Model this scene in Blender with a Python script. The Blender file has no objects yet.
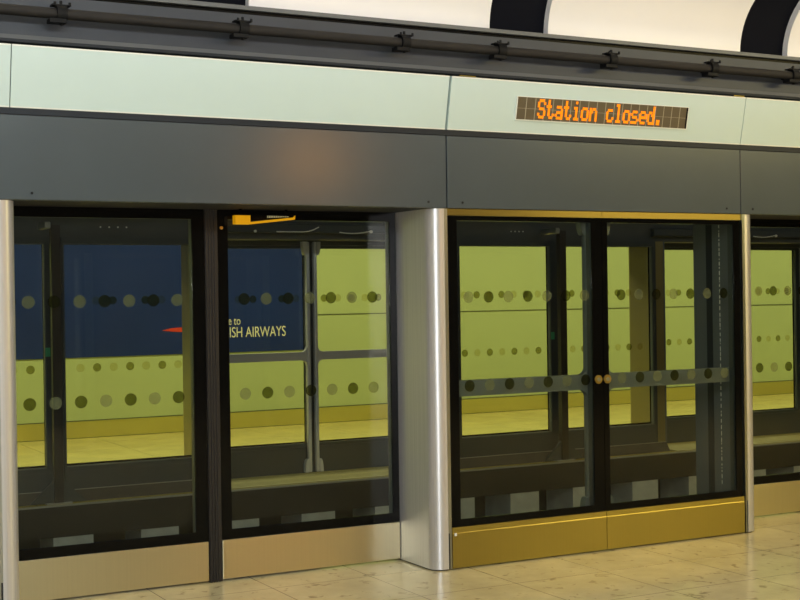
import bpy, bmesh, math, random
from mathutils import Vector, Matrix
random.seed(4)
S = bpy.context.scene
COL = S.collection
PI = math.pi

# ------------------------------------------------------------------ materials
def mat(name):
    m = bpy.data.materials.new(name); m.use_nodes = True
    nt = m.node_tree; nt.nodes.clear()
    return m, nt
def N(nt, t, **kw):
    n = nt.nodes.new(t)
    for k, v in kw.items():
        if k.startswith('_'): setattr(n, k[1:], v)
        else:
            key = k.replace('__', ' ')
            n.inputs[key].default_value = v
    return n
def L(nt, a, ao, b, bi): nt.links.new(a.outputs[ao], b.inputs[bi])
def plain(name, col, rough=0.5, metal=0.0, var=0.0, scale=6.0, spec=0.5, stretch=None, rvar=0.0, emis=None, es=0.0, coat=0.0):
    m, nt = mat(name)
    out = N(nt, 'ShaderNodeOutputMaterial')
    b = N(nt, 'ShaderNodeBsdfPrincipled', Roughness=rough, Metallic=metal)
    b.inputs['Base Color'].default_value = (*col, 1)
    b.inputs['Specular IOR Level'].default_value = spec
    b.inputs['Coat Weight'].default_value = coat
    if emis:
        b.inputs['Emission Color'].default_value = (*emis, 1); b.inputs['Emission Strength'].default_value = es
    L(nt, b, 0, out, 0)
    if var or rvar:
        tc = N(nt, 'ShaderNodeTexCoord'); mp = N(nt, 'ShaderNodeMapping')
        mp.inputs['Scale'].default_value = stretch or (1, 1, 1)
        nz = N(nt, 'ShaderNodeTexNoise', Scale=scale, Detail=4.0)
        L(nt, tc, 'Object', mp, 0); L(nt, mp, 0, nz, 'Vector')
        if var:
            r = N(nt, 'ShaderNodeValToRGB')
            r.color_ramp.elements[0].position = 0.3; r.color_ramp.elements[1].position = 0.7
            r.color_ramp.elements[0].color = (*[c * (1 - var) for c in col], 1)
            r.color_ramp.elements[1].color = (*[min(1, c * (1 + var)) for c in col], 1)
            L(nt, nz, 0, r, 0); L(nt, r, 0, b, 'Base Color')
        if rvar:
            mr = N(nt, 'ShaderNodeMapRange')
            mr.inputs['To Min'].default_value = max(0.02, rough - rvar); mr.inputs['To Max'].default_value = rough + rvar
            L(nt, nz, 0, mr, 0); L(nt, mr, 0, b, 'Roughness')
    return m
def brushed(name, col, rough, aniso, var=0.06, metal=1.0):
    m, nt = mat(name)
    out = N(nt, 'ShaderNodeOutputMaterial')
    b = N(nt, 'ShaderNodeBsdfPrincipled', Roughness=rough, Metallic=metal)
    b.inputs['Anisotropic'].default_value = aniso
    tg = N(nt, 'ShaderNodeTangent', _direction_type='RADIAL', _axis='Z')
    b.inputs['Anisotropic Rotation'].default_value = 0.25
    L(nt, tg, 0, b, 'Tangent')
    tc = N(nt, 'ShaderNodeTexCoord'); mp = N(nt, 'ShaderNodeMapping')
    mp.inputs['Scale'].default_value = (90, 90, 0.8)
    nz = N(nt, 'ShaderNodeTexNoise', Scale=1.0, Detail=3.0)
    L(nt, tc, 'Object', mp, 0); L(nt, mp, 0, nz, 'Vector')
    r = N(nt, 'ShaderNodeValToRGB')
    r.color_ramp.elements[0].position = 0.3; r.color_ramp.elements[1].position = 0.7
    r.color_ramp.elements[0].color = (*[c * (1 - var) for c in col], 1)
    r.color_ramp.elements[1].color = (*[min(1, c * (1 + var)) for c in col], 1)
    L(nt, nz, 0, r, 0); L(nt, r, 0, b, 'Base Color'); L(nt, b, 0, out, 0)
    return m
def glass(name, tint, refl=0.9):
    m, nt = mat(name)
    out = N(nt, 'ShaderNodeOutputMaterial')
    tr = N(nt, 'ShaderNodeBsdfTransparent'); tr.inputs[0].default_value = (*tint, 1)
    gl = N(nt, 'ShaderNodeBsdfGlossy', Roughness=0.02); gl.inputs[0].default_value = (refl, refl, refl, 1)
    lw = N(nt, 'ShaderNodeLayerWeight', Blend=0.5)          # Schlick reflectance, the same from both sides of the pane
    pw = N(nt, 'ShaderNodeMath', _operation='POWER'); pw.inputs[1].default_value = 5.0
    fr = N(nt, 'ShaderNodeMath', _operation='MULTIPLY_ADD'); fr.inputs[1].default_value = 0.98; fr.inputs[2].default_value = 0.02
    L(nt, lw, 'Facing', pw, 0); L(nt, pw, 0, fr, 0)
    mx = N(nt, 'ShaderNodeMixShader')
    L(nt, fr, 0, mx, 0); L(nt, tr, 0, mx, 1); L(nt, gl, 0, mx, 2); L(nt, mx, 0, out, 0)
    return m
def vinyl(name, col, tint, opacity):
    m, nt = mat(name)
    out = N(nt, 'ShaderNodeOutputMaterial')
    tr = N(nt, 'ShaderNodeBsdfTransparent'); tr.inputs[0].default_value = (*tint, 1)
    df = N(nt, 'ShaderNodeBsdfDiffuse'); df.inputs[0].default_value = (*col, 1)
    mx = N(nt, 'ShaderNodeMixShader'); mx.inputs[0].default_value = opacity
    L(nt, tr, 0, mx, 1); L(nt, df, 0, mx, 2); L(nt, mx, 0, out, 0)
    return m
def stone(name, base, spot, tile, ox, oy, rough=0.16, joint=(0.09, 0.075, 0.05), stains=True):
    m, nt = mat(name)
    out = N(nt, 'ShaderNodeOutputMaterial')
    b = N(nt, 'ShaderNodeBsdfPrincipled', Roughness=rough)
    tc = N(nt, 'ShaderNodeTexCoord')
    n1 = N(nt, 'ShaderNodeTexNoise', Scale=2.3, Detail=6.0, Roughness=0.65)
    L(nt, tc, 'Object', n1, 'Vector')
    r1 = N(nt, 'ShaderNodeValToRGB')
    r1.color_ramp.elements[0].position = 0.3; r1.color_ramp.elements[0].color = (*[c * 0.8 for c in base], 1)
    r1.color_ramp.elements[1].position = 0.7; r1.color_ramp.elements[1].color = (*[min(1, c * 1.12) for c in base], 1)
    L(nt, n1, 0, r1, 0)
    # fossil flecks
    wn = N(nt, 'ShaderNodeTexNoise', Scale=9.0, Detail=2.0)
    L(nt, tc, 'Object', wn, 'Vector')
    vm = N(nt, 'ShaderNodeVectorMath', _operation='MULTIPLY_ADD')
    vm.inputs[1].default_value = (0.12, 0.12, 0.12)
    L(nt, wn, 1, vm, 0); L(nt, tc, 'Object', vm, 2)
    vo = N(nt, 'ShaderNodeTexNoise', Scale=12.0, Detail=2.5, Roughness=0.6)
    L(nt, vm, 0, vo, 'Vector')
    r2 = N(nt, 'ShaderNodeValToRGB')
    r2.color_ramp.elements[0].position = 0.30; r2.color_ramp.elements[0].color = (1, 1, 1, 1)
    r2.color_ramp.elements[1].position = 0.39; r2.color_ramp.elements[1].color = (0, 0, 0, 1)
    L(nt, vo, 0, r2, 0)
    mx = N(nt, 'ShaderNodeMix', _data_type='RGBA')
    mx.inputs[7].default_value = (*spot, 1)
    L(nt, r2, 0, mx, 0); L(nt, r1, 0, mx, 6)
    # tile joints
    sx = N(nt, 'ShaderNodeSeparateXYZ'); L(nt, tc, 'Object', sx, 0)
    lines = []
    for ax, off in ((0, ox), (1, oy)):
        a = N(nt, 'ShaderNodeMath', _operation='SUBTRACT'); a.inputs[1].default_value = off
        L(nt, sx, ax, a, 0)
        p = N(nt, 'ShaderNodeMath', _operation='PINGPONG'); p.inputs[1].default_value = tile / 2
        L(nt, a, 0, p, 0)
        c = N(nt, 'ShaderNodeMath', _operation='LESS_THAN'); c.inputs[1].default_value = 0.0028
        L(nt, p, 0, c, 0); lines.append(c)
    mxx = N(nt, 'ShaderNodeMath', _operation='MAXIMUM')
    L(nt, lines[0], 0, mxx, 0); L(nt, lines[1], 0, mxx, 1)
    m2 = N(nt, 'ShaderNodeMix', _data_type='RGBA'); m2.inputs[7].default_value = (*joint, 1)
    L(nt, mxx, 0, m2, 0); L(nt, mx, 2, m2, 6)
    L(nt, m2, 2, b, 'Base Color')
    L(nt, b, 0, out, 0)
    return m
def led_matrix(name):
    m, nt = mat(name)
    out = N(nt, 'ShaderNodeOutputMaterial')
    b = N(nt, 'ShaderNodeBsdfPrincipled', Roughness=0.35)
    tc = N(nt, 'ShaderNodeTexCoord'); sx = N(nt, 'ShaderNodeSeparateXYZ'); L(nt, tc, 'Object', sx, 0)
    res = []
    for ax, off, per, w in ((0, 0.0, 0.0645, 0.0022), (2, 0.0, 0.0668, 0.0009)):
        a = N(nt, 'ShaderNodeMath', _operation='SUBTRACT'); a.inputs[1].default_value = off; L(nt, sx, ax, a, 0)
        p = N(nt, 'ShaderNodeMath', _operation='PINGPONG'); p.inputs[1].default_value = per / 2; L(nt, a, 0, p, 0)
        c = N(nt, 'ShaderNodeMath', _operation='LESS_THAN'); c.inputs[1].default_value = w; L(nt, p, 0, c, 0)
        res.append(c)
    mm = N(nt, 'ShaderNodeMath', _operation='MAXIMUM'); L(nt, res[0], 0, mm, 0); L(nt, res[1], 0, mm, 1)
    mx = N(nt, 'ShaderNodeMix', _data_type='RGBA')
    mx.inputs[6].default_value = (0.125, 0.098, 0.062, 1); mx.inputs[7].default_value = (0.40, 0.37, 0.29, 1)
    L(nt, mm, 0, mx, 0); L(nt, mx, 2, b, 'Base Color'); L(nt, b, 0, out, 0)
    return m
def emitter(name, col, strength):
    m, nt = mat(name)
    out = N(nt, 'ShaderNodeOutputMaterial'); e = N(nt, 'ShaderNodeEmission', Strength=strength)
    e.inputs[0].default_value = (*col, 1); L(nt, e, 0, out, 0)
    return m

M = dict(
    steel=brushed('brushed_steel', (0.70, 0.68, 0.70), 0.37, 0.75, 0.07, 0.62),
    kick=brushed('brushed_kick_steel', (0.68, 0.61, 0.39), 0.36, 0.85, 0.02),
    gold_sheen=brushed('gold_sheen_steel', (0.40, 0.315, 0.085), 0.36, 0.85, 0.02),  # yellow light reflected in the door steel, put into its base colour
    lintel=brushed('gold_lintel', (0.27, 0.205, 0.06), 0.36, 0.85, 0.02),  # same gold tint, darker
    lock=plain('brass_lock', (0.60, 0.44, 0.13), 0.3, 1.0),
    black=plain('black_enamel', (0.004, 0.0038, 0.0035), 0.12, spec=0.15),
    mull=plain('mullion_rubber', (0.022, 0.018, 0.016), 0.38, var=0.2, scale=20, stretch=(4, 4, .2)),
    frame=plain('grey_frame_paint', (0.042, 0.050, 0.053), 0.38, var=0.06, scale=3),
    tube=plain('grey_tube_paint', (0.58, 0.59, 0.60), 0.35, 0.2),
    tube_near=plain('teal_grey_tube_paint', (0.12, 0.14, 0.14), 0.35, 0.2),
    alu=plain('aluminium_edge', (0.5, 0.52, 0.5), 0.3, 1.0),
    trim=plain('dull_trim', (0.11, 0.12, 0.115), 0.35, 0.3),
    dark=plain('dark_void_paint', (0.02, 0.02, 0.02), 0.7),
    inner=plain('inner_grey_panel', (0.10, 0.115, 0.125), 0.5, var=0.05, scale=2),
    headback=plain('header_back_paint', (0.055, 0.06, 0.058), 0.5, var=0.1, scale=2),
    fascia=plain('satin_grey_paint', (0.077, 0.093, 0.106), 0.22, var=0.03, scale=3),
    ledge=plain('dark_grey_cladding', (0.043, 0.050, 0.060), 0.5, var=0.08, scale=4),
    lip=plain('cladding_lip', (0.13, 0.137, 0.137), 0.5),
    rail=plain('blue_grey_rail', (0.022, 0.026, 0.034), 0.5, spec=0.25),
    frost=plain('frosted_panel', (0.60, 0.73, 0.72), 0.32, var=0.015, scale=2),
    frost_edge=plain('frosted_edge', (0.80, 0.83, 0.78), 0.4),
    pipe=plain('weathered_pipe', (0.013, 0.0105, 0.008), 0.75, var=0.35, scale=14, stretch=(.3, 1, 1)),
    clamp=plain('black_iron', (0.006, 0.006, 0.006), 0.6, spec=0.2),
    vault=plain('white_vault_panel', (0.88, 0.86, 0.84), 0.3, var=0.01, scale=1.5),
    vedge=plain('vault_panel_edge', (0.62, 0.63, 0.68), 0.5),
    rib=plain('dark_vault_rib', (0.006, 0.0065, 0.010), 0.9, spec=0.1),
    floor=stone('polished_limestone', (0.66, 0.56, 0.33), (0.36, 0.29, 0.16), 0.6, -0.482, 0.105, joint=(0.2, 0.165, 0.1)),
    ffloor=stone('far_limestone', (0.66, 0.56, 0.16), (0.50, 0.41, 0.11), 0.9, 0.3, 0.2, 0.2),
    lime=plain('lime_wall_panel', (0.45, 0.52, 0.21), 0.45, var=0.02, scale=1.2),
    joint=plain('wall_joint', (0.09, 0.10, 0.03), 0.7),
    skirt=brushed('far_skirting_steel', (0.80, 0.74, 0.22), 0.34, 0.85, 0.02),
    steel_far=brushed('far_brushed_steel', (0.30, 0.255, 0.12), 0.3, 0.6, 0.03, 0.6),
    blue=plain('poster_blue', (0.010, 0.028, 0.13), 0.3, var=0.10, scale=1.0),
    cream=plain('poster_cream', (0.80, 0.76, 0.50), 0.5),
    red=plain('poster_red', (0.65, 0.05, 0.015), 0.4),
    concrete=plain('track_concrete', (0.35, 0.37, 0.36), 0.8, var=0.12, scale=8),
    trackdark=plain('track_dark', (0.015, 0.0135, 0.011), 0.8, var=0.25, scale=9),
    sill=plain('sill_edge_metal', (0.30, 0.30, 0.27), 0.4, 0.3),
    ramp=plain('threshold_ramp_brown', (0.055, 0.046, 0.032), 0.6, var=0.15, scale=6),
    ridge=plain('ribbed_sill', (0.42, 0.38, 0.15), 0.5, var=0.3, scale=1, stretch=(.2, 70, 70)),
    yellow=plain('sign_reflection_yellow', (0.85, 0.42, 0.01), 0.4, emis=(0.9, 0.42, 0.0), es=0.35),  # glow gives the built sign reflection its brightness
    white=plain('white_paint', (0.75, 0.74, 0.70), 0.5),
    green=plain('green_sticker', (0.05, 0.35, 0.16), 0.5),
    dot_l=vinyl('grey_vinyl', (0.20, 0.23, 0.15), (0.90, 0.88, 0.68), 0.25),
    dot_d=vinyl('black_vinyl', (0.02, 0.02, 0.012), (0.72, 0.72, 0.46), 0.30),
    dot_lf=vinyl('far_grey_vinyl', (0.22, 0.22, 0.12), (0.97, 0.94, 0.82), 0.05),
    dot_df=vinyl('far_black_vinyl', (0.03, 0.03, 0.015), (0.82, 0.80, 0.55), 0.20),
    near_glass=glass('tinted_glass', (0.93, 0.945, 0.90)),
    far_glass=glass('far_tinted_glass', (0.93, 0.95, 0.86)),
    led=led_matrix('led_matrix'),
    amber=emitter('amber_led', (1.0, 0.23, 0.008), 1.5),
    wallback=plain('hall_wall', (0.065, 0.065, 0.063), 0.7, var=0.05),
)

# ------------------------------------------------------------------ mesh helper
class MB:
    def __init__(s, T=None): s.bm = bmesh.new(); s.T = T or (lambda x, y, z: (x, y, z)); s.mi = 0; s.mats = []
    def use(s, m):
        if m not in s.mats: s.mats.append(m)
        s.mi = s.mats.index(m); return s
    def _f(s, vs):
        try:
            f = s.bm.faces.new(vs); f.material_index = s.mi
        except ValueError: pass
    def v(s, x, y, z): return s.bm.verts.new(s.T(x, y, z))
    def box(s, x0, x1, y0, y1, z0, z1, bev=0.0):
        vs = [s.v(x, y, z) for x in (x0, x1) for y in (y0, y1) for z in (z0, z1)]
        a = len(s.bm.faces)
        for f in ((0,1,3,2),(4,6,7,5),(0,4,5,1),(2,3,7,6),(0,2,6,4),(1,5,7,3)): s._f([vs[i] for i in f])
        if bev:
            s.bm.edges.ensure_lookup_table()
            es = list({e for v in vs for e in v.link_edges})
            bmesh.ops.bevel(s.bm, geom=es, offset=bev, segments=2, affect='EDGES', profile=0.5)
        return s
    def prism(s, pts, a0, a1, axis):           # polygon pts extruded along an axis; pts given in the other two axes in order
        def mk(p, a):
            q = list(p); q.insert(axis, a); return s.v(*q)
        A = [mk(p, a0) for p in pts]; B = [mk(p, a1) for p in pts]; n = len(pts)
        s._f(A); s._f(B[::-1])
        for i in range(n): s._f([A[i], A[(i+1) % n], B[(i+1) % n], B[i]])
        return s
    def ring(s, o, i, y0, y1):                 # rectangular ring in XZ: o/i = (x0,x1,z0,z1), thickness y0..y1
        def rect(r, y): return [s.v(r[0],y,r[2]), s.v(r[1],y,r[2]), s.v(r[1],y,r[3]), s.v(r[0],y,r[3])]
        O0, I0, O1, I1 = rect(o,y0), rect(i,y0), rect(o,y1), rect(i,y1)
        for k in range(4):
            j = (k+1) % 4
            s._f([O0[k],O0[j],I0[j],I0[k]]); s._f([O1[k],I1[k],I1[j],O1[j]])
            s._f([O0[k],O1[k],O1[j],O0[j]]); s._f([I0[k],I0[j],I1[j],I1[k]])
        return s
    def disc(s, x, z, r, y0, y1, n=28):
        pts = [(x + r*math.cos(2*PI*k/n), z + r*math.sin(2*PI*k/n)) for k in range(n)]
        A = [s.v(p[0], y0, p[1]) for p in pts]; B = [s.v(p[0], y1, p[1]) for p in pts]
        s._f(A); s._f(B[::-1])
        for i in range(n): s._f([A[i], A[(i+1) % n], B[(i+1) % n], B[i]])
        return s
    def tube(s, path, r, n=12):
        path = [Vector(p) for p in path]; rings = []
        for i, p in enumerate(path):
            t = (path[min(i+1, len(path)-1)] - path[max(i-1, 0)]).normalized()
            a = Vector((0,0,1)) if abs(t.z) < .9 else Vector((0,1,0))
            u = t.cross(a).normalized(); w = t.cross(u)
            rings.append([s.v(*(p + r*(math.cos(2*PI*k/n)*u + math.sin(2*PI*k/n)*w))) for k in range(n)])
        for A, B in zip(rings, rings[1:]):
            for k in range(n): s._f([A[k], A[(k+1) % n], B[(k+1) % n], B[k]])
        s._f(rings[0]); s._f(rings[-1][::-1])
        return s
    def build(s, name, m=None, parent=None, smooth=None, loc=None):
        bmesh.ops.recalc_face_normals(s.bm, faces=s.bm.faces[:])
        me = bpy.data.meshes.new(name)
        if loc is None and parent is not None: loc = tuple(parent.location)
        if loc is not None: bmesh.ops.translate(s.bm, verts=s.bm.verts[:], vec=[-c for c in loc])
        s.bm.to_mesh(me); s.bm.free()
        for x in (s.mats or [M[m] if isinstance(m, str) else m]): me.materials.append(x)
        o = bpy.data.objects.new(name, me); COL.objects.link(o)
        if loc is not None and parent is None: o.location = loc
        if parent: o.parent = parent
        if smooth:
            for p in me.polygons: p.use_smooth = True
            try: me.set_sharp_from_angle(angle=math.radians(smooth))
            except Exception: pass
        return o
def tag(o, label, cat, group=None):
    o['label'] = label; o['category'] = cat
    if group: o['group'] = group
    return o
def thing(name, loc, label, cat, group=None):
    o = bpy.data.objects.new(name, None); o.empty_display_size = 0.1; COL.objects.link(o)
    o.location = loc
    return tag(o, label, cat, group)
def struct(o): o['kind'] = 'structure'; return o

P = 4.81                   # bay pitch along the platform
YF = 4.45                  # the far screen mirrors the near one
def T_near(off): return lambda x, y, z: (x + off, y, z)
def T_far(off): return lambda x, y, z: (x + off, YF - y, z)

def add_dots(T, t, pane, y, xs, zs, start, c0, c1):
    for row, z in enumerate(zs):
        for k, dx in enumerate(xs):
            if not (c0 - .03 < dx < c1 + .03): continue
            dark = (k + row + start) % 2
            o = MB(T).disc(dx, z, .034, y - .002, y - .0008).build('vinyl_dot', ('dot_df' if dark else 'dot_lf') if T(0, 1, 0)[1] < T(0, 0, 0)[1] else ('dot_d' if dark else 'dot_l'), pane, loc=tuple(t.location))
            o['label'] = 'dark vinyl dot on the glass' if dark else 'grey translucent vinyl dot on the glass'

# ------------------------------------------------------------------ emergency leaf
def emergency_leaf(T, x0, x1, c0, c1, dots, label, glassm, group, lock=None, sticker=None, far=False):
    y = 0.43
    cx, cy, cz = T((x0 + x1) / 2, y, 0.012)
    t = thing('emergency_door_leaf', (cx, cy, cz), label, 'door', group)
    pane = MB(T).box(x0 + .004, x1 - .004, y, y + .012, .236, 2.09).build('glass_pane', glassm, t)
    MB(T).ring((x0, x1, .2345, 2.098), (c0, c1, .29, 2.043), y - .008, y - .0005).build('black_border', 'black', t)
    fr = MB(T); fr.use(M['frame']).ring((x0, x1, .2345, 2.098), (c0 - .006, c1 + .006, .27, 2.05), y + .0125, y + .06)
    fr.build('frame', None, t)
    MB(T).ring((c0 - .008, c1 + .008, .268, 2.052), (c0 - .001, c1 + .001, .275, 2.045), y + .0125, y + .05).build('edge_trim', 'trim', t)
    MB(T).box(x0, x1, y - .012, y + .02, .012, .232, .003).build('kick_plate', 'kick', t)
    MB(T).box(x0, x1, y + .021, y + .06, .06, .234).build('back_panel', 'frame', t)
    add_dots(T, t, pane, y, dots, (1.592, 1.052), 0 if x0 < -1.3 else 1, c0, c1)
    if lock: MB(T).disc(lock[0], lock[1], .010, y - .016, y - .0085).build('lock', 'lock', t)
    if sticker: MB(T).box(sticker[0]-.02, sticker[0]+.02, y+.0605, y+.062, sticker[1]-.035, sticker[1]+.035).build('sticker', 'green', t)
    return t
def bay_emergency(T, far, names, glassm, group, sticker=False):
    a = [-2.313 + .1365 * k for k in range(7)]
    b = [-1.097 + .1365 * k for k in range(7)]
    emergency_leaf(T, -2.447, -1.334, -2.385, -1.392 if far else -1.406, a, names[0], glassm, group, far=far, sticker=(-1.37, 1.19) if sticker else None)
    emergency_leaf2 = emergency_leaf(T, -1.252, -.118, -1.228 if far else -1.193, -.160, b, names[1], glassm, group, lock=(-1.232, 1.995), far=far)
    if not far:
        m = MB(T)
        m.box(-1.331, -1.256, .418, .49, .003, 2.098)
        for x in (-1.322, -1.306, -1.290, -1.274): m.box(x - .004, x + .004, .411, .418, .003, 2.098)
        o = m.build('door_mullion', 'mull'); tag(o, names[2], 'mullion', None)
    else:
        o = MB(T).box(-1.331, -1.256, .43, .485, .0, 2.098).build('door_mullion', 'frame'); tag(o, names[2], 'mullion', None)
    return emergency_leaf2

# ------------------------------------------------------------------ sliding leaf
def fillet(b, x, z, sx, sz, r, y0, y1, n=8):
    # concave corner filler between a stile edge (x) and a rail edge (z)
    pts = [(x, z)]
    for k in range(n + 1):
        a = PI/2 * k / n
        pts.append((x + sx*(r - r*math.cos(PI/2 - a)), z + sz*(r - r*math.sin(PI/2 - a))))
    b.prism([(p[0], p[1]) for p in pts], y0, y1, 1)
def sliding_leaf(T, side, label, glassm, group, far=False, rails=True):
    # side -1: left leaf, +1: right leaf
    if side < 0: x0, x1, c0, c1, mx = .004, 1.107, .069, 1.03, 1.107
    else: x0, x1, c0, c1, mx = 1.111, 2.226, 1.15, 2.172, 1.111
    if far: c0, c1 = (.069, 1.045) if side < 0 else (1.155, 2.172)
    y = .02
    t = thing('sliding_door_leaf', T((x0 + x1)/2, y, .012), label, 'door', group)
    pane = MB(T).box(x0 + .003, x1 - .003, y, y + .012, .247, 2.05).build('glass_pane', glassm, t)
    MB(T).ring((x0, x1, .2455, 2.058), (c0, c1, .288, 2.032), y - .008, y - .0005).build('black_border', 'black', t)
    # back frame: outer stile, meeting stile, top and bottom rails
    f = MB(T); f.use(M['frame'])
    ya, yb = y + .0125, y + .05
    f.ring((x0, x1, .2455, 2.058), (c0 + (0 if side < 0 else .0), c1, .275, 2.032), ya, yb)
    f.build('back_frame', None, t)
    if rails:
        # round stile along the meeting edge with end brackets
        s0, s1 = ((mx - .068, mx - .033) if side < 0 else (mx + .001, mx + .036)) if far else ((mx - .080, mx - .028) if side < 0 else (mx + .03, mx + .075))
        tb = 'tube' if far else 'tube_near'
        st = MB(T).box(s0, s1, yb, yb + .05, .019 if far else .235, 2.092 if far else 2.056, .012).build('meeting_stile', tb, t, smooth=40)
        sd = -1 if side < 0 else 1
        xe = s0 if side < 0 else s1
        for z0, z1 in (((2.092, 1.97), (.019, .14)) if far else ((2.056, 1.955), (.235, .33))):
            b = MB(T)
            pts = [(xe, z0)] + [(xe + sd*.034*math.cos(PI/2*k/8)**.6, z0 + (z1 - z0)*math.sin(PI/2*k/8)) for k in range(9)]
            b.prism(pts, yb, yb + .052, 1)
            b.build('end_bracket', tb, t)
        # push rail with filleted ends
        b = MB(T)
        ra, rb = (x0 + .0, s0) if side < 0 else (s1, x1)
        za, zb = (1.028, 1.102) if far else (.998, 1.092)
        b.box(ra, rb, yb, yb + .04, za, zb)
        fillet(b, xe, zb, sd, 1, .05, yb, yb + .04); fillet(b, xe, za, sd, -1, .05, yb, yb + .04)
        b.build('push_rail', tb, t)
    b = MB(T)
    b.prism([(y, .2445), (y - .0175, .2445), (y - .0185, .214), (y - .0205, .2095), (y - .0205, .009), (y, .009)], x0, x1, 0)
    b.build('kick_plate', 'gold_sheen', t)
    if side < 0: MB(T).box(x0 + .012, x0 + .026, y - .026, y - .0215, .196, .214).build('end_clip', 'white', t)
    MB(T).box(x0, x1, y + .001, y + .05, .008, .2445).build('back_panel', 'frame', t)
    xs = [.146 + .1385 * k for k in range(8)] if side < 0 else [1.256 + .1385 * k for k in range(7)]
    add_dots(T, t, pane, y, xs, (1.583, 1.063), 0 if side < 0 else 1, c0, c1)
    lk = 1.066 if side < 0 else 1.134
    l = MB(T).disc(lk, 1.062, .027, y - .016, y - .0085).build('lock', 'lock', t)
    MB(T).disc(lk, 1.062, .012, y - .021, y - .0165).build('lock_core', 'alu', l, loc=tuple(t.location))
    return t

# ------------------------------------------------------------------ pillar
def pillar(T, mirror, label, group, far=False):
    # return face at X=-.115 for the left pillar of a module; mirror=True gives the right one
    def TT(x, y, z):
        return T(2.236 - x, y, z) if mirror else T(x, y, z)
    t = thing('platform_pillar', TT(-.06, .2, 0), label, 'pillar', group)
    r = .078; pts = [(-.115, .49)]
    n = 12
    for k in range(n + 1):
        a = PI + PI/2 * k / n
        pts.append((-.115 + r + r*math.cos(a), r + r*math.sin(a)))
    pts += [(-.022, 0), (-.022, .49)]
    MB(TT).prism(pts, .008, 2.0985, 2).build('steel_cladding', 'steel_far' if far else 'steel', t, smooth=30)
    MB(TT).prism([(-.0212, .215), (-.0212, 2.0985), (-.0005, 2.0985), (-.0005, .008), (-.0115, .008), (-.0115, .215)], .0, .045, 1).build('door_jamb', 'alu', t)
    MB(TT).box(-.0212, -.012, .004, .045, .008, .214).build('jamb_foot', 'dark', t)
    b = MB(TT); b.use(M['inner']).box(-.0212, -.002, .0705, .30, .0, 2.0985)
    b.use(M['rail']).box(-.0212, -.001, .3005, .36, .0, 2.0985)
    b.use(M['inner']).box(-.0212, -.002, .3605, .49, .0, 2.0985)
    b.build('inner_panel', None, t)
    if not far:
        b = MB(TT); z = .3
        while z < 2.07:
            h = random.uniform(.006, .03)
            b.box(-.0009, .0015, .223, .228, z, z + h); z += h + random.uniform(.006, .022)
        b.build('brush_strip', 'white', t)
    pts2 = [(-.108, .49), (-.108, .06), (-.06, .012), (-.022, .012), (-.022, .49)]
    MB(TT).prism(pts2, 0.0, .0075, 2).build('shadow_gap', 'dark', t)
    return t

# ------------------------------------------------------------------ build near screen
G_e = 'near emergency door leaves'; G_s = 'near sliding door leaves'
bay_emergency(T_near(0), False,
    ('left glazed leaf of the near recessed emergency door, beside left steel pillar',
     'near glazed emergency leaf between ribbed black mullion and middle steel pillar',
     'ribbed black mullion between the two near glazed emergency leaves'), M['near_glass'], G_e)
bay_emergency(T_near(P), False,
    ('near recessed glazed emergency leaf to the right of the right steel pillar, cut by frame',
     'second near emergency leaf beyond the right picture edge',
     'ribbed black mullion beyond the right picture edge'), M['near_glass'], G_e)
sliding_leaf(T_near(0), -1, 'near left sliding glass door leaf next to middle steel pillar, under the station closed display', M['near_glass'], G_s)
sliding_leaf(T_near(0), 1, 'near right sliding glass door leaf next to the slim right steel pillar', M['near_glass'], G_s)
sliding_leaf(T_near(-P), 1, 'near sliding door leaf at the far left picture edge, left of left pillar', M['near_glass'], G_s)
pillar(T_near(0), False, 'wide brushed steel pillar in the middle with rounded nose and broad side face', 'near steel pillars')
pillar(T_near(0), True, 'slim brushed steel pillar right of the near sliding doors', 'near steel pillars')
pillar(T_near(-P), True, 'bright brushed steel pillar at the left picture edge', 'near steel pillars')
# lintels and door centre
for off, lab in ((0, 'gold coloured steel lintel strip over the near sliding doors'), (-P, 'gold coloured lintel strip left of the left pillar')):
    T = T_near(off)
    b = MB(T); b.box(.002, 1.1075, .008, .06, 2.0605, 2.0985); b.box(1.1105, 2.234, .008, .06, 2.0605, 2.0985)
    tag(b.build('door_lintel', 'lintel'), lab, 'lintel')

# ------------------------------------------------------------------ far screen
G_fe = 'far emergency door leaves'; G_fs = 'far sliding door leaves'
far_e = (('left far emergency leaf seen across the track, left of black track post, blue poster behind',
          'far emergency leaf right of black track post, blue poster and red ribbon behind',
          'grey far door mullion behind the left black track post'),
         ('far emergency leaf seen through near left sliding door, left of second track post',
          'far emergency leaf seen just right of the second black track post',
          'grey far door mullion behind the second black track post'),
         ('far emergency leaf at the right picture edge across the track',
          'far emergency leaf beyond the right picture edge across the track',
          'grey far door mullion beyond the right picture edge'))
far_s = (('far left sliding leaf with poster lettering seen through it',
          'far right sliding leaf seen beside middle pillar, plain lime wall behind'),
         ('far left sliding leaf seen through the near right sliding door',
          'far right sliding leaf hidden partly behind the right steel pillar'))
for i in range(3):
    bay_emergency(T_far(i * P), True, far_e[i], M['far_glass'], G_fe, sticker=(i < 2))
for i in range(2):
    for sd in (-1, 1): sliding_leaf(T_far(i * P), sd, far_s[i][(sd + 1)//2], M['far_glass'], G_fs, far=True, rails=(i == 0))
pl = (('far steel pillar between blue poster doors and the lettered sliding door', 'far steel pillar hidden mostly behind the near middle pillar'),
      ('far steel return seen as an olive strip through the near right sliding door', 'far steel pillar seen right of the right near pillar'))
for i in range(2):
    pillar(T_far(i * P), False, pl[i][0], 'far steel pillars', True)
    pillar(T_far(i * P), True, pl[i][1], 'far steel pillars', True)

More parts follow.
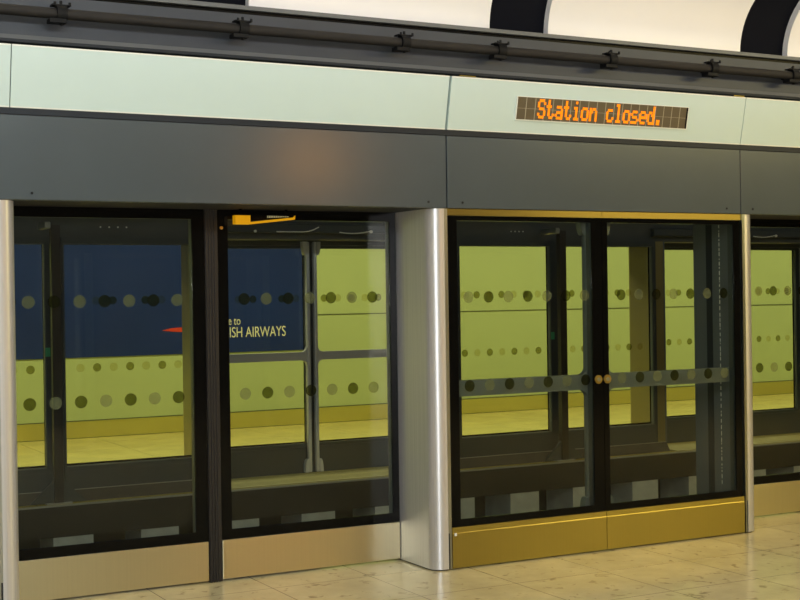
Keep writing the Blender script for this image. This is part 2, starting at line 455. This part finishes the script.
for i in range(2):
    T = T_far(i * P)
    tag(MB(T).box(.0, 2.236, .008, .07, 2.0605, 2.0985).build('door_lintel', 'headback'), ('dark lintel above the lettered far sliding doors', 'dark lintel above the far sliding doors at right')[i], 'lintel')
# far header back (structure) with service strip, bolts, cables
b = MB(); b.use(M['headback'])
b.box(-6.5, 12.5, 4.08, 4.80, 2.1, 3.05)
HC = thing('header_casing', (3.0, 4.44, 2.1), 'long dark header casing above the doors across the track', 'casing')
b.build('casing', None, HC)
for i in range(2):
    T = T_far(i * P)
    b = MB(T); b.use(M['frame']).box(-.08, 2.32, .371, .43, 2.155, 2.235, .008)
    t = thing('door_gear_cover', T(1.1, .40, 2.155), ('grey door gear cover strip above the lettered far sliding door',
              'grey door gear cover strip above the far sliding door at right')[i], 'cover', 'door gear covers')
    b.build('cover', None, t)
    c = MB(T); c.tube([(.62 + .05*k, .443, 2.163 + (.0 if k < 5 else .004*(k-5)**2*1.2)) for k in range(9)], .005, 8)
    c.build('loose_cable', 'white', t, smooth=60)
    c = MB(T); c.tube([(1.22 + .06*k, .443, 2.185 - .032*math.sin(PI*(k+2)/8)) for k in range(6)], .005, 8)
    c.build('loose_cable', 'white', t, smooth=60)
    c = MB(T); c.tube([(1.53, .443, 2.17), (1.53, .455, 2.17)], .014, 10); c.build('cable_gland', 'white', t)
    c = MB(T); c.tube([(.42, .443, 2.165), (.42, .455, 2.165)], .012, 10); c.build('cable_gland', 'white', t)
for i in range(3):
    for cx in (-1.75, -.9):
        for k in range(4):
            x = i * P + cx + .045 * k * (1 if cx < -1 else 1.6)
            o = MB().disc(x, 2.19, .006, 4.072, 4.0795, 10).build('bolt', 'white', HC)
# track posts
for i, lab in enumerate(('black post with gusseted foot on far ledge in front of the blue poster door',
                         'black post with gusseted foot on far ledge seen through near left sliding door',
                         'black post on far ledge beyond the right picture edge')):
    X = i * P - 1.328
    t = thing('track_post', (X, 3.86, 0), lab, 'post', 'black posts on the far ledge')
    MB().box(X - .036, X + .036, 3.83, 3.885, .012, 2.19).build('shaft', 'mull', t)
    MB().box(X - .10, X + .10, 3.815, 3.89, .001, .012).build('base_plate', 'sill', t)
    for s in (-1, 1):
        MB().prism([(X + s*.036, .012), (X + s*.22, .012), (X + s*.036, .19)], 3.85, 3.87, 1).build('gusset', 'frame', t)
    MB().box(X - .085, X - .037, 3.82, 4.075, 2.16, 2.215, .01).build('top_bracket', 'alu', t)

# ------------------------------------------------------------------ track trough
struct(MB().box(-12, 22, -9.6, 1.03, -1.3, 0).build('floor', 'floor'))
struct(MB().box(-12, 22, 3.80, 8.75, -.252, 0.0).build('floor_far', 'ffloor'))
struct(MB().box(-12, 22, 4.25, 8.75, -1.3, -.2525).build('trim_2', 'trackdark'))
struct(MB().box(-12, 22, 1.03, 4.25, -1.3, -1.0).build('floor_track', 'trackdark'))
b = MB(); b.use(M['trackdark']).box(-12, 22, 3.785, 3.7995, -.252, -.012); b.use(M['sill']).box(-12, 22, 3.78, 3.7995, -.0118, .001)
struct(b.build('trim_3', None))
for i in range(3):
    T = T_far(i * P)
    b = MB(T)
    b.prism([(.4905, .0005), (.4905, .088), (.50, .088), (.555, .010), (.557, .0005)], -2.46, -.02, 0)
    b.mi = 0; b.use(M['ramp']); b.use(M['sill']).box(-2.46, -.02, .4902, .5012, .080, .0915)
    o = b.build('threshold_ramp', None); tag(o, ('brown sloped threshold under the far blue poster doors', 'brown sloped threshold seen through the near sliding doors',
        'brown sloped threshold across the track at the right edge')[i], 'threshold', 'sloped thresholds')
    if i < 2:
        b = MB(T); b.use(M['ridge']).box(.0, 2.236, .08, .645, .001, .012)
        for k in range(8): b.box(.0, 2.236, .10 + .065*k, .125 + .065*k, .0115, .016)
        o = b.build('ribbed_sill', None); tag(o, ('yellow lit ribbed sill under the far lettered sliding doors', 'yellow lit ribbed sill under the far sliding doors at right')[i], 'sill', 'ribbed sills')
k = -2
for k in range(-1, 13):
    x = -1.39 + .703 * k
    b = MB(); b.box(x, x + .315, 3.79, 4.24, -.998, -.2525)
    o = b.build('concrete_corbel', 'concrete', loc=(x + .157, 4.05, -.998))
    tag(o, 'pale square concrete block under the far platform ledge', 'concrete block', 'concrete blocks under the ledge')

# ------------------------------------------------------------------ far platform shell
b = MB(); b.box(-12, 22, 8.75, 8.9, 0, 3.6)
struct(b.build('wall_far', 'lime'))
b = MB(); b.box(2.99, 22, 8.744, 8.7495, 1.362, 1.374); b.box(-12, 22, 8.744, 8.7495, .196, .206)
struct(b.build('trim_4', 'joint'))
struct(MB().box(-12, 22, 8.735, 8.7495, 0.008, .194).build('baseboard_far', 'skirt'))
struct(MB().box(-12, 22, 4.81, 8.9, 3.6, 3.7).build('ceiling_far', 'white'))
struct(MB().box(-12, 22, 1.0, 4.075, 3.05, 3.12).build('ceiling_track', 'dark'))
# poster
PX0, PX1, PZ0, PZ1 = -2.6, 2.955, .932, 2.75
t = thing('wall_poster', ((PX0+PX1)/2, 8.74, PZ0), 'large dark blue wall poster with cream welcome lettering and red ribbon across the track', 'poster')
MB().box(PX0, PX1, 8.736, 8.7495, PZ0, PZ1).build('poster_sheet', 'blue', t)
b = MB(); b.prism([(1.12, 1.219), (1.25, 1.246), (1.36, 1.252), (1.62, 1.258), (1.50, 1.205), (1.36, 1.196), (1.25, 1.204)], 8.733, 8.7355, 1)
b.build('red_ribbon', 'red', t)
def text(s, name, parent, m, capz, capx_right, y, z, xscale=1.0):
    cu = bpy.data.curves.new(name, 'FONT'); cu.body = s; cu.size = capz / 0.73; cu.extrude = .001
    tmp = bpy.data.objects.new(name, cu); COL.objects.link(tmp)
    bpy.context.view_layer.update()
    dg = bpy.context.evaluated_depsgraph_get()
    me = bpy.data.meshes.new_from_object(tmp.evaluated_get(dg)); me.name = name
    COL.objects.unlink(tmp); bpy.data.objects.remove(tmp)
    w = max(v.co.x for v in me.vertices)
    me.transform(Matrix.Diagonal((xscale, 1, 1, 1)))
    me.transform(Matrix.Rotation(PI/2, 4, 'X'))
    me.transform(Matrix.Translation((capx_right - w*xscale - parent.location.x, y - parent.location.y, z - parent.location.z)))
    me.materials.clear(); me.materials.append(M[m])
    o = bpy.data.objects.new(name, me); COL.objects.link(o); o.parent = parent
    return o, w * xscale
text('BRITISH AIRWAYS', 'lettering', t, 'cream', .132, 2.715, 8.7335, 1.114, .69)
text('Welcome to', 'lettering', t, 'cream', .105, 2.118, 8.7335, 1.268, .70)

# ------------------------------------------------------------------ fascia, light boxes, wall above
GAP = .004
spans = [(-4.8, -2.487), (-2.483, -GAP), (GAP, 2.227), (2.231, 4.73)]
flab = ['grey fascia panel beyond the left picture edge', 'long grey fascia panel over the left recessed emergency doors',
        'grey fascia panel below the station closed display', 'grey fascia panel over the recess at the right edge']
blab = ['pale frosted band panel at the left picture edge', 'long pale frosted band panel above the left doors',
        'pale frosted band panel holding the orange station closed display', 'pale yellowish frosted band panel at the right edge']
for (x0, x1), fl, bl in zip(spans, flab, blab):
    q0, q1 = (x0, -2.57) if x0 < -4 else ((-2.564, x1) if x0 < -2 else (x0, x1 - .002))
    t = thing('fascia_panel', ((x0+x1)/2, .02, 2.102), fl, 'panel', 'grey fascia panels')
    MB().box(q0, q1, 0, .04, 2.102, 2.521, .0025).build('panel', 'fascia', t)
    for sx in (x0 + .10, x1 - .12):
        for sz in (2.135,):
            MB().disc(sx, sz, .007, -.0035, -.0003, 10).build('screw', 'clamp', t)
    t = thing('frosted_panel', ((x0+x1)/2, 0, 2.556), bl, 'panel', 'frosted band panels')
    g = .0006
    w0 = .004 if x0 == GAP else g; w1 = .004 if x1 == -GAP else g
    b = MB()
    b.use(M['frost']).prism([(.0, 2.556), (.028, 2.560), (-.036, 2.862), (-.064, 2.857)], x0 + w0, x1 - w1, 0)
    b.build('panel', None, t)
    e = MB(); e.use(M['frost_edge'])
    e.prism([(-.0012, 2.556), (.001, 2.5565), (-.0005, 2.5635), (-.0027, 2.563)], x0 + w0, x1 - w1, 0)
    e.prism([(-.0637, 2.850), (-.0615, 2.8505), (-.0632, 2.8585), (-.0654, 2.858)], x0 + w0, x1 - w1, 0)
    e.build('bright_edge', None, t)
    if x0 == GAP:
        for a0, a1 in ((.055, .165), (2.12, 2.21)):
            MB().prism([(-.070, 2.860), (-.064, 2.860), (-.064, 2.8655), (-.071, 2.8655)], a0, a1, 0).build('hinge_tab', 'gold_sheen', t)
b = MB(); b.use(M['dark']).prism([(.041, 2.1), (.98, 2.1), (.98, 3.20), (.241, 3.20), (.241, 2.925), (.041, 2.884)], -7, 8, 0)
struct(b.build('trim_5', None))
b = MB(); b.use(M['rail']).box(-7, 8, .004, .0405, 2.5215, 2.5555); b.box(-7, 8, -.004, .0405, 2.524, 2.534)
b.use(M['rail']).prism([(-.069, 2.870), (.03, 2.870), (.03, 2.885), (-.072, 2.884)], -7, 8, 0)
b.use(M['black']).box(-7, 8, .03, .0405, 2.56, 2.90)
b.prism([(.0405, 2.886), (.24, 2.927), (.24, 2.935), (.0405, 2.895)], -7, 8, 0)
struct(b.build('trim_6', None))
b = MB(); b.use(M['lip']).prism([(.19, 2.922), (.24, 2.922), (.24, 2.962), (.20, 2.957)], -7, 8, 0)
b.use(M['ledge']).box(-7, 8, .2, .24, 2.957, 3.165)
b.use(M['black']).box(-7, 8, .215, .24, 3.165, 3.187)  # black strip standing for the shadow line under the top lip
b.use(M['lip']).prism([(.185, 3.187), (.24, 3.187), (.24, 3.212), (.185, 3.210)], -7, 8, 0)
struct(b.build('wall_upper', None))

# LED display: tilted with the band
tilt = math.atan2(.064, .301)
t = thing('led_display', (.466, -.018, 2.6385), 'brown dot matrix display reading Station closed in orange on the pale band', 'display')
t.rotation_euler = (tilt, 0, 0)
t.location = (.466, -.021, 2.637)
W, H = 1.289, .134
def loc_build(mb, name, m, parent):
    o = mb.build(name, m, None); o.parent = parent; return o
loc_build(MB().box(0, W, -.0025, .004, 0, H), 'screen', 'led', t)
loc_build(MB().ring((-.006, W + .004, -.005, H + .004), (0, W, 0, H), -.006, .004), 'bezel', 'frost_edge', t)
loc_build(MB().box(W - .010, W - .0005, -.006, -.0026, .0005, H - .0005), 'side_shade', 'clamp', t)
FONT = {
 'S': ["01110","10001","10000","01110","00001","10001","01110"],
 't': ["01000","01000","11100","01000","01000","01001","00110"],
 'a': ["00000","00000","01110","00001","01111","10001","01111"],
 'i': ["00100","00000","01100","00100","00100","00100","01110"],
 'o': ["00000","00000","01110","10001","10001","10001","01110"],
 'n': ["00000","00000","10110","11001","10001","10001","10001"],
 'c': ["00000","00000","01110","10000","10000","10001","01110"],
 'l': ["01100","00100","00100","00100","00100","00100","01110"],
 's': ["00000","00000","01110","10000","01110","00001","11110"],
 'e': ["00000","00000","01110","10001","11111","10000","01110"],
 'd': ["00001","00001","01101","10011","10001","10001","01111"],
 '.': ["00000","00000","00000","00000","00000","01100","01100"],
 ' ': ["00000"]*7}
ch = .0634; px = ch / 6.0; pz = .0163
for ci, c in enumerate('Station closed.'):
    if c == ' ': continue
    b = MB()
    for r, row in enumerate(FONT[c]):
        for q, v in enumerate(row):
            if v == '1':
                x = .148 + ci*ch + q*px; z = .126 - r*pz
                b.box(x - .0012, x + px + .0028, -.0045, -.0027, z - .0155, z + .0008)
    loc_build(b, 'letter', 'amber', t)

# pipe with clamps
t = tag(MB().tube([(-7, .10, 3.06), (0, .10, 3.06), (8, .10, 3.06)], .0275, 18).build('conduit_pipe', 'pipe', smooth=50),
        'long dark weathered pipe running along the cladding above the pale band', 'pipe')
wh = ['at the far left', 'second from left', 'left of the panel joint', 'right of the panel joint', 'above the display text', 'right of the display', 'at the right edge']
for x, w in zip((-2.20, -1.212, -.215, .441, 1.265, 2.087, 2.80), wh):
    t = thing('pipe_clamp', (x, .10, 3.06), 'black iron clamp on the dark pipe, ' + w, 'clamp', 'pipe clamps')
    b = MB(); b.tube([(x - .026, .10, 3.06), (x + .026, .10, 3.06)], .044, 16); b.build('collar', 'clamp', t, smooth=50)
    b = MB(); b.box(x - .05, x + .045, .075, .125, 3.096, 3.104); b.box(x - .066, x + .02, .06, .125, 3.008, 3.028); b.box(x - .012, x + .012, .10, .20, 3.045, 3.075)
    b.build('bracket', 'clamp', t)
    for dx in (-.038, .038):
        MB().tube([(x + dx, .064, 3.094), (x + dx, .064, 3.112)], .007, 8).build('bolt', 'clamp', t)
    MB().tube([(x, .095, 3.0), (x, .095, 3.125)], .008, 8).build('threaded_rod', 'clamp', t)

# reflection of a sign behind the camera, built as a solid in the recess
t = thing('sign_reflection', (-1.0, .37, 2.012), 'reflection of a small yellow and black sign, built as a solid under the recess header', 'sign')
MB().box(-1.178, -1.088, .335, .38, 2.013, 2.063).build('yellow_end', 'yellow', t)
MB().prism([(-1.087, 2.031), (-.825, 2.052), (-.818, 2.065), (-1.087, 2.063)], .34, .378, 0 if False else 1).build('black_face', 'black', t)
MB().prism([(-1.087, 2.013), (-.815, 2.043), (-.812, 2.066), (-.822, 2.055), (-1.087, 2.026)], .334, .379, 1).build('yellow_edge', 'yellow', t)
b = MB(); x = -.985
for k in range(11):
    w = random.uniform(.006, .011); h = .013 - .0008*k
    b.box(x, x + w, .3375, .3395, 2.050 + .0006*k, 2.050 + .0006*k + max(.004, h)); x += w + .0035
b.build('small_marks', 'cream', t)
for x in (-1.14, -.86): MB().box(x - .006, x + .006, .352, .364, 2.064, 2.0995).build('added_hanger', 'black', t)  # hangers added to carry the built reflection

# ------------------------------------------------------------------ vault
def arc_pts(off, n=14):
    R = .44
    pts = []
    yc, zc = .25 - R, 3.213
    for k in range(n + 1):
        a = PI/2 * k / n * .92
        pts.append((yc + (R + off)*math.cos(a), zc + (R + off)*math.sin(a)))
    # tail runs on above the platform
    a = PI/2*.92; d = (-math.sin(a), math.cos(a)); p = pts[-1]
    pts.append((p[0] + d[0]*1.2, p[1] + d[1]*1.2))
    return pts
def shell(x0, x1, o0, o1, name, m):
    b = MB(); A = arc_pts(o0); B = arc_pts(o1)
    b.prism(A + B[::-1], x0, x1, 0)
    return b
for k in range(-3, 4):
    x0 = .892 + 2.005*k
    b = shell(x0, x0 + 1.575, 0, .05, 'v', None)
    o = b.build('vault_panel', 'vault', None, smooth=40)
    struct(o); o.name = 'ceiling_panel'
struct(shell(-7, 9, .055, .12, 'v', None).build('ceiling_rib', 'rib', None, smooth=40))
struct(MB().box(-12, 22, -9.6, -1.45, 3.95, 4.05).build('ceiling', 'white'))
struct(MB().box(-12, 22, -9.75, -9.6, 0, 4.05).build('wall_back', 'wallback'))
struct(MB().box(-12.2, -12, -9.6, 8.9, -1.3, 4.05).build('wall_left', 'wallback'))
struct(MB().box(22, 22.2, -9.6, 8.9, -1.3, 4.05).build('wall_right', 'wallback'))

# ------------------------------------------------------------------ lights
def area(name, loc, rot, sx, sy, power, col):
    l = bpy.data.lights.new(name, 'AREA'); l.shape = 'RECTANGLE'; l.size = sx; l.size_y = sy; l.energy = power; l.color = col
    o = bpy.data.objects.new(name, l); COL.objects.link(o); o.location = loc; o.rotation_euler = rot
    return o
def point(name, loc, power, col, r):
    l = bpy.data.lights.new(name, 'POINT'); l.energy = power; l.color = col; l.shadow_soft_size = r
    o = bpy.data.objects.new(name, l); COL.objects.link(o); o.location = loc
    return o
R = math.radians
area('hall_lamp_cool', (-3.6, -5.6, 3.85), (R(20), 0, 0), 4.0, .5, 160, (0.84, 1.0, 1.10))
area('hall_lamp_warm', (6.0, -4.6, 3.85), (R(20), 0, 0), 4.0, .5, 215, (1.0, 0.82, 0.30))
area('vault_uplight', (1.0, -1.2, 3.2), (R(136), 0, 0), 13, .3, 43, (1.0, 0.965, 1.0))
area('hall_fill', (0.0, -6.0, 2.7), (R(180), 0, 0), 12, .4, 170, (0.97, 1.0, 1.0))  # unseen fill added for general ambience off the ceiling
point('warm_downlight', (2.2, -6.8, 3.1), 55, (1.0, 0.42, 0.06), .12)
area('far_hall_lamp', (4.0, 6.6, 3.55), (0, 0, 0), 26, .8, 560, (1.0, 0.95, 0.76))
area('track_fill', (3.0, 2.1, 3.03), (R(35), 0, 0), 24, .12, 40, (0.93, 1.0, 1.0))  # unseen fill added to brighten the ledge, corbels and far frames
fl = point('camera_flash', (-3.90, -6.76, 1.70), 290, (0.97, 0.99, 1.0), .04)

w = bpy.data.worlds.new('World'); S.world = w; w.use_nodes = True
w.node_tree.nodes['Background'].inputs[0].default_value = (0.5, 0.5, 0.48, 1)
w.node_tree.nodes['Background'].inputs[1].default_value = 0.05

# ------------------------------------------------------------------ camera
f, yaw, pit, rol = 1355.215, .48934, -.00381, -.01464
fw = Vector((math.sin(yaw)*math.cos(pit), math.cos(yaw)*math.cos(pit), math.sin(pit)))
r = Vector((math.cos(yaw), -math.sin(yaw), 0)); u = r.cross(fw)
r2 = math.cos(rol)*r + math.sin(rol)*u; u2 = -math.sin(rol)*r + math.cos(rol)*u
cd = bpy.data.cameras.new('camera'); cam = bpy.data.objects.new('camera', cd); COL.objects.link(cam)
mw = Matrix((r2, u2, -fw)).transposed().to_4x4(); mw.translation = Vector((-3.94249, -6.8047, 1.60251))
cam.matrix_world = mw
cd.sensor_width = 36; cd.lens = f * 36 / 800; cd.clip_start = .05
S.camera = cam
vs = S.view_settings
vs.view_transform = 'Standard'; vs.look = 'None'; vs.gamma = 1; vs.exposure = 0; vs.use_curve_mapping = False
S.cycles.transparent_max_bounces = 32
S.cycles.max_bounces = 8
